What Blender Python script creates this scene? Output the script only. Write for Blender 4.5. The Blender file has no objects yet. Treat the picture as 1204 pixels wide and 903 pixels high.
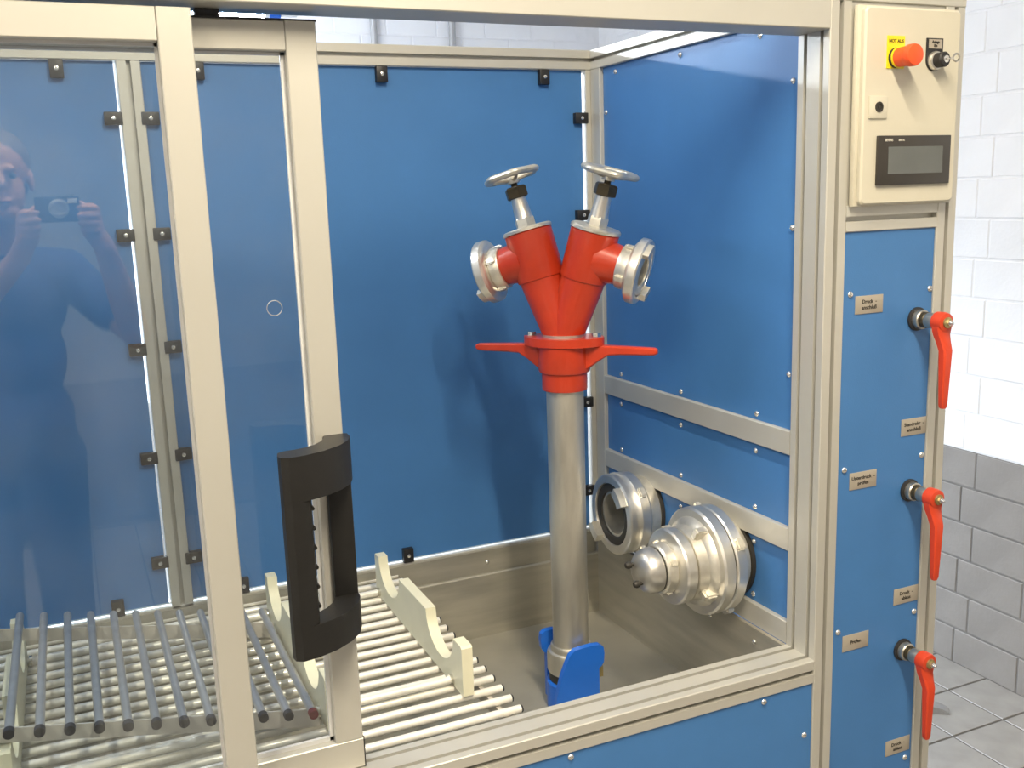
import bpy, bmesh, math, random
from mathutils import Vector, Matrix
random.seed(7)
sc = bpy.context.scene
C = sc.collection
PI = math.pi

# ------------------------------------------------------------------ camera
YAW, PITCH, ROLL, FPX = 0.41621178, -0.18960391, 0.03364401, 1167.6
CAM = Vector((0.0, -1.335, 1.62))
fw = Vector((math.sin(YAW)*math.cos(PITCH), math.cos(YAW)*math.cos(PITCH), math.sin(PITCH)))
rt = Vector((math.cos(YAW), -math.sin(YAW), 0))
dn = fw.cross(rt)
rt2 = math.cos(ROLL)*rt + math.sin(ROLL)*dn
dn2 = -math.sin(ROLL)*rt + math.cos(ROLL)*dn
cam_d = bpy.data.cameras.new('camera'); cam = bpy.data.objects.new('camera', cam_d); C.objects.link(cam)
cam_d.sensor_fit = 'HORIZONTAL'; cam_d.sensor_width = 36.0; cam_d.lens = FPX/1204*36.0
cam_d.clip_start = 0.005
cam.matrix_world = Matrix(((rt2.x, -dn2.x, -fw.x, CAM.x), (rt2.y, -dn2.y, -fw.y, CAM.y), (rt2.z, -dn2.z, -fw.z, CAM.z), (0, 0, 0, 1)))
sc.camera = cam

# ------------------------------------------------------------------ world, exposure
w = bpy.data.worlds.new('world'); sc.world = w; w.use_nodes = True
w.node_tree.nodes['Background'].inputs[0].default_value = (0.75, 0.85, 1.0, 1)
w.node_tree.nodes['Background'].inputs[1].default_value = 0.3
sc.view_settings.view_transform = 'Standard'; sc.view_settings.look = 'None'
sc.view_settings.gamma = 1.0; sc.view_settings.use_curve_mapping = False
EXPOSURE = 0.95
sc.view_settings.exposure = EXPOSURE
WARM = (1.0, 0.87, 0.66); COOL = (0.80, 0.90, 1.0)
P_WARM, P_COOL = 38.0, 90.0

# ------------------------------------------------------------------ materials
def mat(name, col, rough=0.5, metal=0.0, var=0.06, scale=18.0, bump=0.0, bscale=180.0, stretch=(1, 1, 1), spec=0.5, coat=0.0, rvar=0.0):
    m = bpy.data.materials.new(name); m.use_nodes = True
    nt = m.node_tree; b = nt.nodes['Principled BSDF']
    b.inputs['Roughness'].default_value = rough; b.inputs['Metallic'].default_value = metal
    b.inputs['Specular IOR Level'].default_value = spec; b.inputs['Coat Weight'].default_value = coat
    tc = nt.nodes.new('ShaderNodeTexCoord'); mp = nt.nodes.new('ShaderNodeMapping')
    mp.inputs['Scale'].default_value = stretch
    nt.links.new(tc.outputs['Object'], mp.inputs['Vector'])
    nz = nt.nodes.new('ShaderNodeTexNoise'); nz.inputs['Scale'].default_value = scale; nz.inputs['Detail'].default_value = 5
    nt.links.new(mp.outputs[0], nz.inputs['Vector'])
    rp = nt.nodes.new('ShaderNodeValToRGB')
    rp.color_ramp.elements[0].position = 0.3; rp.color_ramp.elements[1].position = 0.7
    rp.color_ramp.elements[0].color = [c*(1-var) for c in col[:3]] + [1]
    rp.color_ramp.elements[1].color = [min(1, c*(1+var)) for c in col[:3]] + [1]
    nt.links.new(nz.outputs['Fac'], rp.inputs[0]); nt.links.new(rp.outputs[0], b.inputs['Base Color'])
    if rvar:
        mr = nt.nodes.new('ShaderNodeMapRange'); mr.inputs['To Min'].default_value = rough-rvar; mr.inputs['To Max'].default_value = rough+rvar
        nt.links.new(nz.outputs['Fac'], mr.inputs['Value']); nt.links.new(mr.outputs[0], b.inputs['Roughness'])
    if bump:
        n2 = nt.nodes.new('ShaderNodeTexNoise'); n2.inputs['Scale'].default_value = bscale; n2.inputs['Detail'].default_value = 3
        nt.links.new(mp.outputs[0], n2.inputs['Vector'])
        bp = nt.nodes.new('ShaderNodeBump'); bp.inputs['Strength'].default_value = bump; bp.inputs['Distance'].default_value = 0.002
        nt.links.new(n2.outputs['Fac'], bp.inputs['Height']); nt.links.new(bp.outputs[0], b.inputs['Normal'])
    return m
def emit(name, col, strength):
    m = bpy.data.materials.new(name); m.use_nodes = True
    b = m.node_tree.nodes['Principled BSDF']
    b.inputs['Base Color'].default_value = (*col, 1)
    b.inputs['Emission Color'].default_value = (*col, 1); b.inputs['Emission Strength'].default_value = strength
    return m
def pane_mat(name, haze=0.008):
    m = bpy.data.materials.new(name); m.use_nodes = True
    nt = m.node_tree; nt.nodes.remove(nt.nodes['Principled BSDF'])
    out = nt.nodes['Material Output']
    tr = nt.nodes.new('ShaderNodeBsdfTransparent'); tr.inputs[0].default_value = (0.95, 0.965, 0.97, 1)
    gl = nt.nodes.new('ShaderNodeBsdfGlossy'); gl.inputs['Roughness'].default_value = 0.012; gl.inputs[0].default_value = (1, 1, 1, 1)
    fr = nt.nodes.new('ShaderNodeFresnel'); ge = nt.nodes.new('ShaderNodeNewGeometry')
    io = nt.nodes.new('ShaderNodeMapRange'); io.inputs['To Min'].default_value = 1.5; io.inputs['To Max'].default_value = 1/1.5   # same index on both faces of the thin sheet
    nt.links.new(ge.outputs['Backfacing'], io.inputs['Value']); nt.links.new(io.outputs[0], fr.inputs['IOR'])
    m1 = nt.nodes.new('ShaderNodeMixShader')
    nt.links.new(fr.outputs[0], m1.inputs[0]); nt.links.new(tr.outputs[0], m1.inputs[1]); nt.links.new(gl.outputs[0], m1.inputs[2])
    df = nt.nodes.new('ShaderNodeBsdfDiffuse'); df.inputs[0].default_value = (0.8, 0.8, 0.82, 1)
    tc = nt.nodes.new('ShaderNodeTexCoord'); nz = nt.nodes.new('ShaderNodeTexNoise'); nz.inputs['Scale'].default_value = 9; nz.inputs['Detail'].default_value = 8
    nt.links.new(tc.outputs['Object'], nz.inputs['Vector'])
    mr = nt.nodes.new('ShaderNodeMapRange'); mr.inputs['From Min'].default_value = 0.35; mr.inputs['From Max'].default_value = 0.75
    mr.inputs['To Min'].default_value = 0.0; mr.inputs['To Max'].default_value = haze*2
    nt.links.new(nz.outputs['Fac'], mr.inputs['Value'])
    m2 = nt.nodes.new('ShaderNodeMixShader')
    nt.links.new(mr.outputs[0], m2.inputs[0]); nt.links.new(m1.outputs[0], m2.inputs[1]); nt.links.new(df.outputs[0], m2.inputs[2])
    nt.links.new(m2.outputs[0], out.inputs['Surface'])
    return m
M = {}
M['alu'] = mat('anodised_aluminium', (0.55, 0.54, 0.495), 0.42, 0.35, 0.02, 6)
M['panel'] = mat('blue_coated_sheet', (0.058, 0.188, 0.455), 0.44, 0.0, 0.04, 7, 0.12, 420, spec=0.4)
M['slotdark'] = mat('black_rubber', (0.02, 0.02, 0.022), 0.6)
M['clip'] = mat('black_plastic_clip', (0.012, 0.012, 0.014), 0.45)
M['steel'] = mat('bright_zinc_steel', (0.75, 0.75, 0.74), 0.22, 0.9)
M['chrome'] = mat('nickel_plated', (0.72, 0.69, 0.62), 0.2, 1.0)
M['tray'] = mat('brushed_stainless', (0.44, 0.42, 0.355), 0.38, 0.5, 0.14, 5, 0.05, 60, (1, 1, 8), rvar=0.1)
M['tubecream'] = mat('cream_steel_tube', (0.86, 0.84, 0.77), 0.28, 0.2)
M['tubegrey'] = mat('galvanised_tube', (0.50, 0.50, 0.50), 0.34, 0.65, 0.1, 40)
M['cream'] = mat('cream_plastic_plate', (0.74, 0.72, 0.55), 0.42, 0, 0.03)
M['sheet'] = mat('pale_sheet_metal', (0.60, 0.57, 0.52), 0.45, 0.3, 0.05)
M['black'] = mat('black_handle_plastic', (0.010, 0.0095, 0.009), 0.45, 0, 0.1, 60, 0.08, 500)
M['blackcap'] = mat('black_end_cap', (0.02, 0.02, 0.024), 0.5)
M['redcap'] = mat('dark_red_cap', (0.16, 0.008, 0.012), 0.4)
M['red'] = mat('red_enamel', (0.50, 0.040, 0.012), 0.32, 0, 0.08, 22, 0.03, 90, coat=0.25)
M['lever'] = mat('red_plastic_lever', (0.58, 0.050, 0.014), 0.42, 0, 0.04)
M['pipe'] = mat('worn_galvanised_pipe', (0.60, 0.575, 0.51), 0.40, 0.8, 0.22, 22, 0.04, 50, (1, 1, 0.22), rvar=0.12)
M['castalu'] = mat('cast_aluminium', (0.72, 0.69, 0.61), 0.36, 0.75, 0.08, 60, 0.10, 260)
M['turnalu'] = mat('turned_aluminium', (0.78, 0.76, 0.71), 0.30, 0.85, 0.05)
M['satin'] = mat('satin_steel', (0.62, 0.60, 0.56), 0.36, 0.85, 0.05, 30)
M['nickel'] = mat('worn_nickel', (0.52, 0.49, 0.43), 0.36, 0.9, 0.08, 60)
M['rubber'] = mat('black_seal', (0.03, 0.027, 0.022), 0.55)
M['darknut'] = mat('dark_brass_nut', (0.07, 0.055, 0.03), 0.4, 0.5)
M['brass'] = mat('dull_brass', (0.45, 0.36, 0.17), 0.35, 0.8)
M['bluepl'] = mat('bright_blue_plastic', (0.012, 0.13, 0.60), 0.36, 0, 0.04)
M['box'] = mat('cream_enclosure_paint', (0.60, 0.57, 0.47), 0.42, 0, 0.015, 9, 0.05, 300)
M['orange'] = mat('red_orange_button', (0.86, 0.095, 0.022), 0.45, 0, 0.04)
M['yellow'] = mat('yellow_plate', (0.82, 0.66, 0.02), 0.45)
M['screen'] = mat('grey_display', (0.115, 0.125, 0.125), 0.25)
M['bezel'] = mat('dark_display_bezel', (0.038, 0.034, 0.030), 0.4)
M['label'] = mat('grey_engraved_plate', (0.40, 0.36, 0.30), 0.45, 0.1)
M['ink'] = mat('dark_lettering', (0.015, 0.012, 0.010), 0.6)
M['pale'] = mat('pale_lettering', (0.6, 0.58, 0.52), 0.6)
M['white'] = mat('white_wall_paint', (0.83, 0.83, 0.84), 0.75, 0, 0.03, 5, 0.35, 90)
M['grey'] = mat('grey_wall_paint', (0.25, 0.232, 0.215), 0.6, 0, 0.10, 7, 0.35, 90)
M['dull'] = mat('dull_wall_paint', (0.42, 0.43, 0.45), 0.75, 0, 0.05, 5)
M['mortarw'] = mat('white_mortar', (0.82, 0.82, 0.83), 0.85, 0, 0.03, 30, 0.3, 200)
M['mortarg'] = mat('grey_mortar', (0.19, 0.18, 0.17), 0.8, 0, 0.1, 30, 0.5, 200)
M['tile'] = mat('grey_floor_tile', (0.30, 0.285, 0.265), 0.42, 0, 0.12, 12, 0.12, 150)
M['grout'] = mat('dark_grout', (0.14, 0.13, 0.12), 0.85)
M['ceil'] = mat('ceiling_paint', (0.72, 0.71, 0.69), 0.85)
M['galvp'] = mat('grey_conduit', (0.46, 0.46, 0.46), 0.5, 0.3)
M['pane'] = pane_mat('clear_acrylic')
M['gasket'] = mat('light_pane_edge', (0.62, 0.63, 0.64), 0.3)
M['skin'] = mat('skin', (0.52, 0.27, 0.19), 0.55)
M['hair'] = mat('greying_hair', (0.16, 0.13, 0.11), 0.6)
M['shirt'] = mat('navy_cotton', (0.018, 0.045, 0.17), 0.85, 0, 0.1, 60)
M['jeans'] = mat('dark_trousers', (0.03, 0.04, 0.07), 0.85, 0, 0.1, 60)
M['shoe'] = mat('black_leather', (0.02, 0.018, 0.016), 0.45)
M['camblk'] = mat('camera_body', (0.03, 0.03, 0.032), 0.35)
M['cool_tube'] = emit('cool_fluorescent_tube', (0.82, 0.90, 1.0), 110)
M['cool_fill'] = emit('added_cool_fill_tube', (0.9, 0.95, 1.0), 10)  # glow of the added fill lamp above the machine
M['warm_tube'] = emit('warm_fluorescent_tube', (1.0, 0.85, 0.62), 18)
M['lampw'] = mat('white_lamp_housing', (0.8, 0.8, 0.78), 0.5)
M['wood'] = mat('grey_cabinet_paint', (0.30, 0.31, 0.33), 0.5)

# ------------------------------------------------------------------ mesh builder
class MB:
    def __init__(s): s.v = []; s.f = []
    def add(s, vs, fs):
        o = len(s.v); s.v += [tuple(v) for v in vs]; s.f += [tuple(i+o for i in f) for f in fs]; return s
    def box(s, x0, x1, y0, y1, z0, z1, b=0.0):
        if b <= 0:
            return s.add([(x0,y0,z0),(x1,y0,z0),(x1,y1,z0),(x0,y1,z0),(x0,y0,z1),(x1,y0,z1),(x1,y1,z1),(x0,y1,z1)],
                         [(0,3,2,1),(4,5,6,7),(0,1,5,4),(1,2,6,5),(2,3,7,6),(3,0,4,7)])
        bm = bmesh.new(); bmesh.ops.create_cube(bm, size=1)
        for v in bm.verts: v.co = Vector(((x0+x1)/2+v.co.x*(x1-x0), (y0+y1)/2+v.co.y*(y1-y0), (z0+z1)/2+v.co.z*(z1-z0)))
        bmesh.ops.bevel(bm, geom=bm.edges[:], offset=b, segments=2, affect='EDGES', profile=0.5)
        bm.verts.index_update()
        s.add([v.co.copy() for v in bm.verts], [[v.index for v in f.verts] for f in bm.faces]); bm.free(); return s
    def lathe(s, prof, o=(0,0,0), d=(0,0,1), n=32, closed=False, ref=None):
        """prof: list of (r, h) along axis d from o"""
        o = Vector(o); d = Vector(d).normalized()
        a = Vector(ref) if ref else (Vector((1,0,0)) if abs(d.x) < 0.9 else Vector((0,1,0)))
        a = (a - d*a.dot(d)).normalized(); b = d.cross(a)
        vs = []; fs = []; rings = []
        for r, h in prof:
            if r <= 1e-6: rings.append([len(vs)]); vs.append(o+d*h)
            else:
                rings.append(list(range(len(vs), len(vs)+n)))
                for i in range(n):
                    t = 2*PI*i/n; vs.append(o + d*h + (a*math.cos(t)+b*math.sin(t))*r)
        pairs = list(zip(rings, rings[1:])) + ([(rings[-1], rings[0])] if closed else [])
        for R0, R1 in pairs:
            for i in range(n):
                j = (i+1) % n
                if len(R0) == 1 and len(R1) == 1: continue
                if len(R0) == 1: fs.append((R0[0], R1[j], R1[i]))
                elif len(R1) == 1: fs.append((R0[i], R0[j], R1[0]))
                else: fs.append((R0[i], R0[j], R1[j], R1[i]))
        if not closed:
            if len(rings[0]) > 1: fs.append(tuple(reversed(rings[0])))
            if len(rings[-1]) > 1: fs.append(tuple(rings[-1]))
        return s.add(vs, fs)
    def cyl(s, p0, p1, r0, r1=None, n=20):
        p0 = Vector(p0); p1 = Vector(p1); return s.lathe([(r0,0),(r0 if r1 is None else r1,(p1-p0).length)], p0, p1-p0, n)
    def prism(s, poly, fn, t0, t1):
        """poly list of (u,v); fn(u,v,t)->xyz"""
        n = len(poly); vs = [fn(u,v,t0) for u,v in poly] + [fn(u,v,t1) for u,v in poly]
        return s.add(vs, [tuple(range(n)), tuple(range(2*n-1, n-1, -1))] + [(i, n+i, n+(i+1)%n, (i+1)%n) for i in range(n)])
    def tube(s, pts, r, n=10, caps=True):
        pts = [Vector(p) for p in pts]; vs = []; fs = []; up = None
        for i, p in enumerate(pts):
            t = (pts[min(i+1, len(pts)-1)] - pts[max(i-1, 0)]).normalized()
            if up is None: up = Vector((0,0,1)) if abs(t.z) < 0.9 else Vector((1,0,0))
            a = (up - t*up.dot(t)).normalized(); b = t.cross(a); up = a
            rr = r[i] if isinstance(r, (list, tuple)) else r
            for k in range(n):
                q = 2*PI*k/n; vs.append(p + (a*math.cos(q)+b*math.sin(q))*rr)
        for i in range(len(pts)-1):
            for k in range(n):
                l = (k+1) % n; fs.append((i*n+k, i*n+l, (i+1)*n+l, (i+1)*n+k))
        if caps: fs += [tuple(range(n-1, -1, -1)), tuple(range((len(pts)-1)*n, len(pts)*n))]
        return s.add(vs, fs)
    def torus(s, o, d, R, r, n=36, m=10):
        prof = [(R+r*math.cos(2*PI*k/m), r*math.sin(2*PI*k/m)) for k in range(m)]
        return s.lathe(prof, o, d, n, closed=True)
    def sphere(s, c, r, n=16, m=9, sc_=(1,1,1)):
        c = Vector(c); prof = [(max(0, r*math.sin(PI*k/m)) if 0 < k < m else 0, -r*math.cos(PI*k/m)) for k in range(m+1)]
        t = MB().lathe(prof, (0,0,0), (0,0,1), n)
        return s.add([(c.x+v[0]*sc_[0], c.y+v[1]*sc_[1], c.z+v[2]*sc_[2]) for v in t.v], t.f)
    def mesh(s, name, off=(0,0,0), smooth=35):
        me = bpy.data.meshes.new(name)
        me.from_pydata([(v[0]-off[0], v[1]-off[1], v[2]-off[2]) for v in s.v], [], s.f)
        bm = bmesh.new(); bm.from_mesh(me); bmesh.ops.recalc_face_normals(bm, faces=bm.faces[:]); bm.to_mesh(me); bm.free()
        if smooth:
            me.shade_smooth(); me.set_sharp_from_angle(angle=math.radians(smooth))
        return me
ORG = {}
def tag(o, label=None, cat=None, group=None, kind=None):
    if label: o['label'] = label
    if cat: o['category'] = cat
    if group: o['group'] = group
    if kind: o['kind'] = kind
    return o
def root(name, loc, label, cat, group=None, local=False, rz=0.0):
    o = bpy.data.objects.new(name, None); C.objects.link(o); o.location = loc; o.rotation_euler = (0,0,rz)
    o.empty_display_size = 0.05
    ORG[o.name] = (0,0,0) if local else tuple(loc)
    return tag(o, label, cat, group)
def obj(name, mb, m, parent=None, label=None, smooth=35, kind=None):
    off = ORG.get(parent.name, (0,0,0)) if parent else (0,0,0)
    me = mb.mesh(name, off, smooth) if isinstance(mb, MB) else mb
    if m and not me.materials: me.materials.append(M[m])
    o = bpy.data.objects.new(name, me); C.objects.link(o)
    if parent: o.parent = parent
    ORG[o.name] = off
    if label: o['label'] = label
    if kind: o['kind'] = kind
    return o
def inst(name, me, loc, parent, rot=None):
    """shared mesh copy; loc in world coordinates of the parent's builder"""
    o = bpy.data.objects.new(name, me); C.objects.link(o); o.parent = parent
    off = ORG.get(parent.name, (0,0,0))
    o.location = (loc[0]-off[0], loc[1]-off[1], loc[2]-off[2])
    if rot: o.rotation_euler = rot
    return o
def thing(name, mb, m, label, cat, group=None, kind=None, smooth=35):
    vs = mb.v; cx = sum(v[0] for v in vs)/len(vs); cy = sum(v[1] for v in vs)/len(vs); cz = min(v[2] for v in vs)
    me = mb.mesh(name, (cx,cy,cz), smooth); me.materials.append(M[m])
    o = bpy.data.objects.new(name, me); C.objects.link(o); o.location = (cx,cy,cz); ORG[o.name] = (cx,cy,cz)
    return tag(o, label, cat, group, kind)
def profile(axis, a0, a1, u, v, g=(), ch=0.0015, gw=0.0085, gd=0.013, pitch=0.045):
    """T-slot extrusion; cross-section (u,v) is (y,z) for x, (x,z) for y, (x,y) for z; g = grooved sides"""
    (u0,u1),(v0,v1) = u, v
    def stops(lo, hi, side):
        if side not in g: return []
        k = max(1, round((hi-lo)/pitch)); return [lo+(hi-lo)*(i+.5)/k for i in range(k)]
    P = [(u0+ch, v0)]
    for c in stops(u0,u1,'v-'): P += [(c-gw/2,v0),(c-gw/2,v0+gd),(c+gw/2,v0+gd),(c+gw/2,v0)]
    P += [(u1-ch,v0),(u1,v0+ch)]
    for c in stops(v0,v1,'u+'): P += [(u1,c-gw/2),(u1-gd,c-gw/2),(u1-gd,c+gw/2),(u1,c+gw/2)]
    P += [(u1,v1-ch),(u1-ch,v1)]
    for c in reversed(stops(u0,u1,'v+')): P += [(c+gw/2,v1),(c+gw/2,v1-gd),(c-gw/2,v1-gd),(c-gw/2,v1)]
    P += [(u0+ch,v1),(u0,v1-ch)]
    for c in reversed(stops(v0,v1,'u-')): P += [(u0,c+gw/2),(u0+gd,c+gw/2),(u0+gd,c-gw/2),(u0,c-gw/2)]
    P += [(u0,v0+ch)]
    fn = {'x': lambda p,q,t:(t,p,q), 'y': lambda p,q,t:(p,t,q), 'z': lambda p,q,t:(p,q,t)}[axis]
    return MB().prism(P, fn, a0, a1)
def text(name, body, size, loc, rot, m, parent, align='CENTER', space=1.0, ext=0.0003, sx=1.0):
    cu = bpy.data.curves.new(name, 'FONT'); cu.body = body; cu.size = size; cu.align_x = align; cu.align_y = 'CENTER'
    cu.space_line = space; cu.extrude = ext; cu.resolution_u = 2; cu.offset = size*0.012
    t = bpy.data.objects.new(name+'_src', cu); C.objects.link(t)
    bpy.context.view_layer.update()
    me = bpy.data.meshes.new_from_object(t.evaluated_get(bpy.context.evaluated_depsgraph_get()))
    bpy.data.objects.remove(t); bpy.data.curves.remove(cu)
    me.name = name; me.materials.clear(); me.materials.append(M[m])
    o = bpy.data.objects.new(name, me); C.objects.link(o); o.parent = parent
    off = ORG.get(parent.name, (0,0,0))
    o.location = (loc[0]-off[0], loc[1]-off[1], loc[2]-off[2]); o.rotation_euler = rot; o.scale = (sx,1,1)
    ORG[o.name] = off
    return o

# ================================================================== ROOM
XR, YB, XL, YF, ZC = 2.615, 3.34, -2.6, -4.0, 3.15
def struct(name, mb, m):
    o = obj(name, mb, m, None, smooth=0); o['kind'] = 'structure'; return o
floor = struct('floor', MB().box(XL-.1, XR+.1, YF-.1, YB+.1, -.1, -0.003), 'grout')
ceiling = struct('ceiling', MB().box(XL-.1, XR+.1, YF-.1, YB+.1, ZC, ZC+.1), 'ceil')
wr = struct('wall_right', MB().box(XR+.0032, XR+.12, YF-.1, YB+.1, .747, ZC), 'mortarw')
obj('lower_wall', MB().box(XR+.0032, XR+.12, YF-.1, YB+.1, -.003, .747), 'mortarg', wr, smooth=0)
wb = struct('wall_back', MB().box(XL-.1, XR+.0032, YB+.0032, YB+.12, .747, ZC), 'mortarw')
obj('lower_wall', MB().box(XL-.1, XR+.0032, YB+.0032, YB+.12, -.003, .747), 'mortarg', wb, smooth=0)
wl = struct('wall_left', MB().box(XL-.12, XL, YF-.1, YB+.1, .747, ZC), 'white')
obj('lower_wall', MB().box(XL-.12, XL, YF-.1, YB+.1, -.003, .747), 'grey', wl, smooth=0)
wf = struct('wall_front', MB().box(XL-.1, XR+.1, YF-.12, YF, .747, ZC), 'dull')
obj('lower_wall', MB().box(XL-.1, XR+.1, YF-.12, YF, -.003, .747), 'grey', wf, smooth=0)

# bricks: each face 240 x 113 mm, joints recessed
def brick_mesh(name, L, H, D, axis, m):
    t = MB()
    h = .0025
    fr = [(-L/2+h,-H/2+h),(L/2-h,-H/2+h),(L/2-h,H/2-h),(-L/2+h,H/2-h)]
    bk = [(-L/2,-H/2),(L/2,-H/2),(L/2,H/2),(-L/2,H/2)]
    f = (lambda u,v,d:(d,u,v)) if axis == 'x' else (lambda u,v,d:(u,d,v))
    vs = [f(a,b,0) for a,b in fr]+[f(a,b,.002) for a,b in bk]+[f(a,b,D) for a,b in bk]
    t.add(vs, [(0,1,2,3)]+[(i,(i+1)%4,4+(i+1)%4,4+i) for i in range(4)]+[(4+i,4+(i+1)%4,8+(i+1)%4,8+i) for i in range(4)])
    me = t.mesh(name, smooth=0); me.materials.append(M[m]); return me
CH = .1245
def lay(wall, axis, lo, hi, seen, offs):
    mw = brick_mesh('brick', .2445, .1185, .012, axis, 'white'); mg = brick_mesh('brick', .2445, .1185, .012, axis, 'grey')
    rest = {'white': MB(), 'grey': MB()}
    k = 0; n = 0
    while (k+1)*CH < ZC+.05:
        z = (k+.5)*CH; s = offs[k % 2]; j0 = math.floor((lo-s)/.25)
        for j in range(j0, math.ceil((hi-s)/.25)):
            c = s + (j+.5)*.25
            if c-.12 < lo or c+.12 > hi or z+.058 > ZC: continue
            d = random.uniform(-.0007, .0007)
            loc = (XR+d, c, z) if axis == 'x' else (c, YB+d, z)
            me = mg if k < 6 else mw
            if seen(c, z) and n < 300:
                inst('brick', me, loc, wall); n += 1
            else:
                r = rest['grey' if k < 6 else 'white']
                r.add([(v.co.x+loc[0], v.co.y+loc[1], v.co.z+loc[2]) for v in me.vertices], [list(p.vertices) for p in me.polygons])
        k += 1
    for m, r in rest.items():
        if r.v: obj('brickwork', r, m, wall, smooth=0, kind='stuff')
lay(wr, 'x', YF+.01, YB-.01, lambda c, z: .1 < c < 2.0 and z < 2.6, (.195, .143))
lay(wb, 'y', XL+.01, XR-.01, lambda c, z: .2 < c < 2.6 and z > 1.6, (.11, .235))
# floor tiles 205 mm
tm = MB(); tm.add([(-.0985,-.0985,0),(.0985,-.0985,0),(.0985,.0985,0),(-.0985,.0985,0),(-.1,-.1,-.002),(.1,-.1,-.002),(.1,.1,-.002),(-.1,.1,-.002)],
       [(0,1,2,3)]+[(4+i,4+(i+1)%4,(i+1)%4,i) for i in range(4)])
tme = tm.mesh('tile', smooth=0); tme.materials.append(M['tile'])
rest = MB(); n = 0
for i in range(-30, 10):
    for j in range(-30, 20):
        x = 2.245+(i+.5)*.206; y = .604+(j+.5)*.206
        if x-.1 < XL or x+.1 > XR+.06 or y-.1 < YF or y+.1 > YB: continue
        if x > 1.5 and y > -.9:
            inst('tile', tme, (x,y,0), floor); n += 1
        else: rest.add([(v[0]+x, v[1]+y, v[2]) for v in tm.v], tm.f)
obj('tile_field', rest, 'tile', floor, smooth=0, kind='stuff')
# conduits on the back wall
for x in (1.417, 1.806):
    thing('conduit_pipe', MB().cyl((x, YB-.022, .002), (x, YB-.022, ZC-.002), .0165, n=14), 'galvp',
          ('left' if x < 1.5 else 'right')+' one of two grey conduit pipes running up the back wall above the machine', 'pipe', 'conduits on the back wall')
# lump of bent sheet metal on the tiles
s = MB(); s.prism([(-.05,0),(.035,0),(.05,.004),(.02,.022),(-.02,.03),(-.05,.026)], lambda u,v,t:(2.312+u*.7+t*.6, .735-u*.45+t*.8, v*.8), -.02, .02)
thing('bent_sheet', s, 'tubegrey', 'small shiny grey piece of bent metal lying on the floor tiles beside the machine', 'scrap metal')

# ------------------------------------------------------------------ ceiling lamps
def batten(name, p0, p1, m, label, power, col, housing=True, both_ends=None, spread=150):
    p0 = Vector(p0); p1 = Vector(p1); d = (p1-p0).normalized(); s = d.cross(Vector((0,0,1)))
    r = root(name, tuple((p0+p1)/2 + Vector((0,0,.09))), label, 'lamp', 'fluorescent battens')
    hb = MB()
    prof = [(-.024,.026),(-.024,.075),(.024,.075),(.024,.026)]
    L = (p1-p0).length
    hb.prism(prof, lambda u,v,t: tuple(p0 + d*t + s*u + Vector((0,0,v+.0))), 0, L)
    obj('reflector_housing', hb, 'lampw', r)
    obj('tube', MB().cyl(p0+d*.05, p1-d*.05, .014, n=14), m, r)
    for q in (p0+d*.03, p1-d*.03):
        obj('socket', MB().cyl(q-d*.022, q+d*.022, .017, n=12), 'lampw', r)
    for t in (.2, .8):
        q = p0+d*L*t; obj('hanger', MB().cyl(q+Vector((0,0,.074)), (q.x,q.y,ZC-.002), .004, n=8), 'galvp', r)
    ld = bpy.data.lights.new(name+'_light', 'AREA'); ld.shape = 'RECTANGLE'; ld.size = L-.1; ld.size_y = .06; ld.energy = power; ld.color = col
    ld.spread = math.radians(spread)
    lo = bpy.data.objects.new(name+'_light', ld); C.objects.link(lo); lo.parent = r
    off = ORG[r.name]; q = (p0+p1)/2 + Vector((0,0,-.018))
    lo.location = (q.x-off[0], q.y-off[1], q.z-off[2]); lo.rotation_euler = (0,0,math.atan2(d.y,d.x))
    return r
lb = batten('ceiling_lamp', (-.62, 2.3, 2.258), (.77, 2.3, 2.258), 'cool_tube', 'cool white fluorescent batten glowing behind the machine above the sliding door', P_COOL, COOL)
obj('end_cap', MB().cyl((.734,2.3,2.2585), (.772,2.3,2.2585), .0185, n=14), 'bluepl', lb)
obj('plug', MB().cyl((.774,2.3,2.2595), (.83,2.3,2.2595), .013, n=14), 'lampw', lb)
batten('ceiling_lamp', (-.75, .35, 2.95), (-.75, 1.75, 2.95), 'cool_fill', 'added cool fill lamp in batten form, unseen above the machine', 13.0, (0.9, 0.95, 1.0), spread=175)  # added lamp, brightens and softens the inner side panel and jamb
batten('ceiling_lamp', (.55, -2.0, 2.95), (.55, -.5, 2.95), 'warm_tube', 'warm fluorescent batten hanging from the ceiling in front of the machine, right one', P_WARM, WARM, spread=170)
batten('ceiling_lamp', (-1.1, -2.4, 2.95), (-1.1, -.9, 2.95), 'warm_tube', 'added warm fill lamp in batten form, unseen in front of the machine, left one', P_WARM*.7, WARM, spread=170)  # added fill lamp, lifts the general light from the left

# ================================================================== TEST BENCH
BX0 = -1.10
bench = root('test_bench', (.19, .43, 0), 'hydrant standpipe test cabinet with aluminium profile frame and blue panels', 'machine')
def P(name, mb, m='alu', label=None, smooth=35): return obj(name, mb, m, bench, label, smooth)
pw = .045
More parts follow.
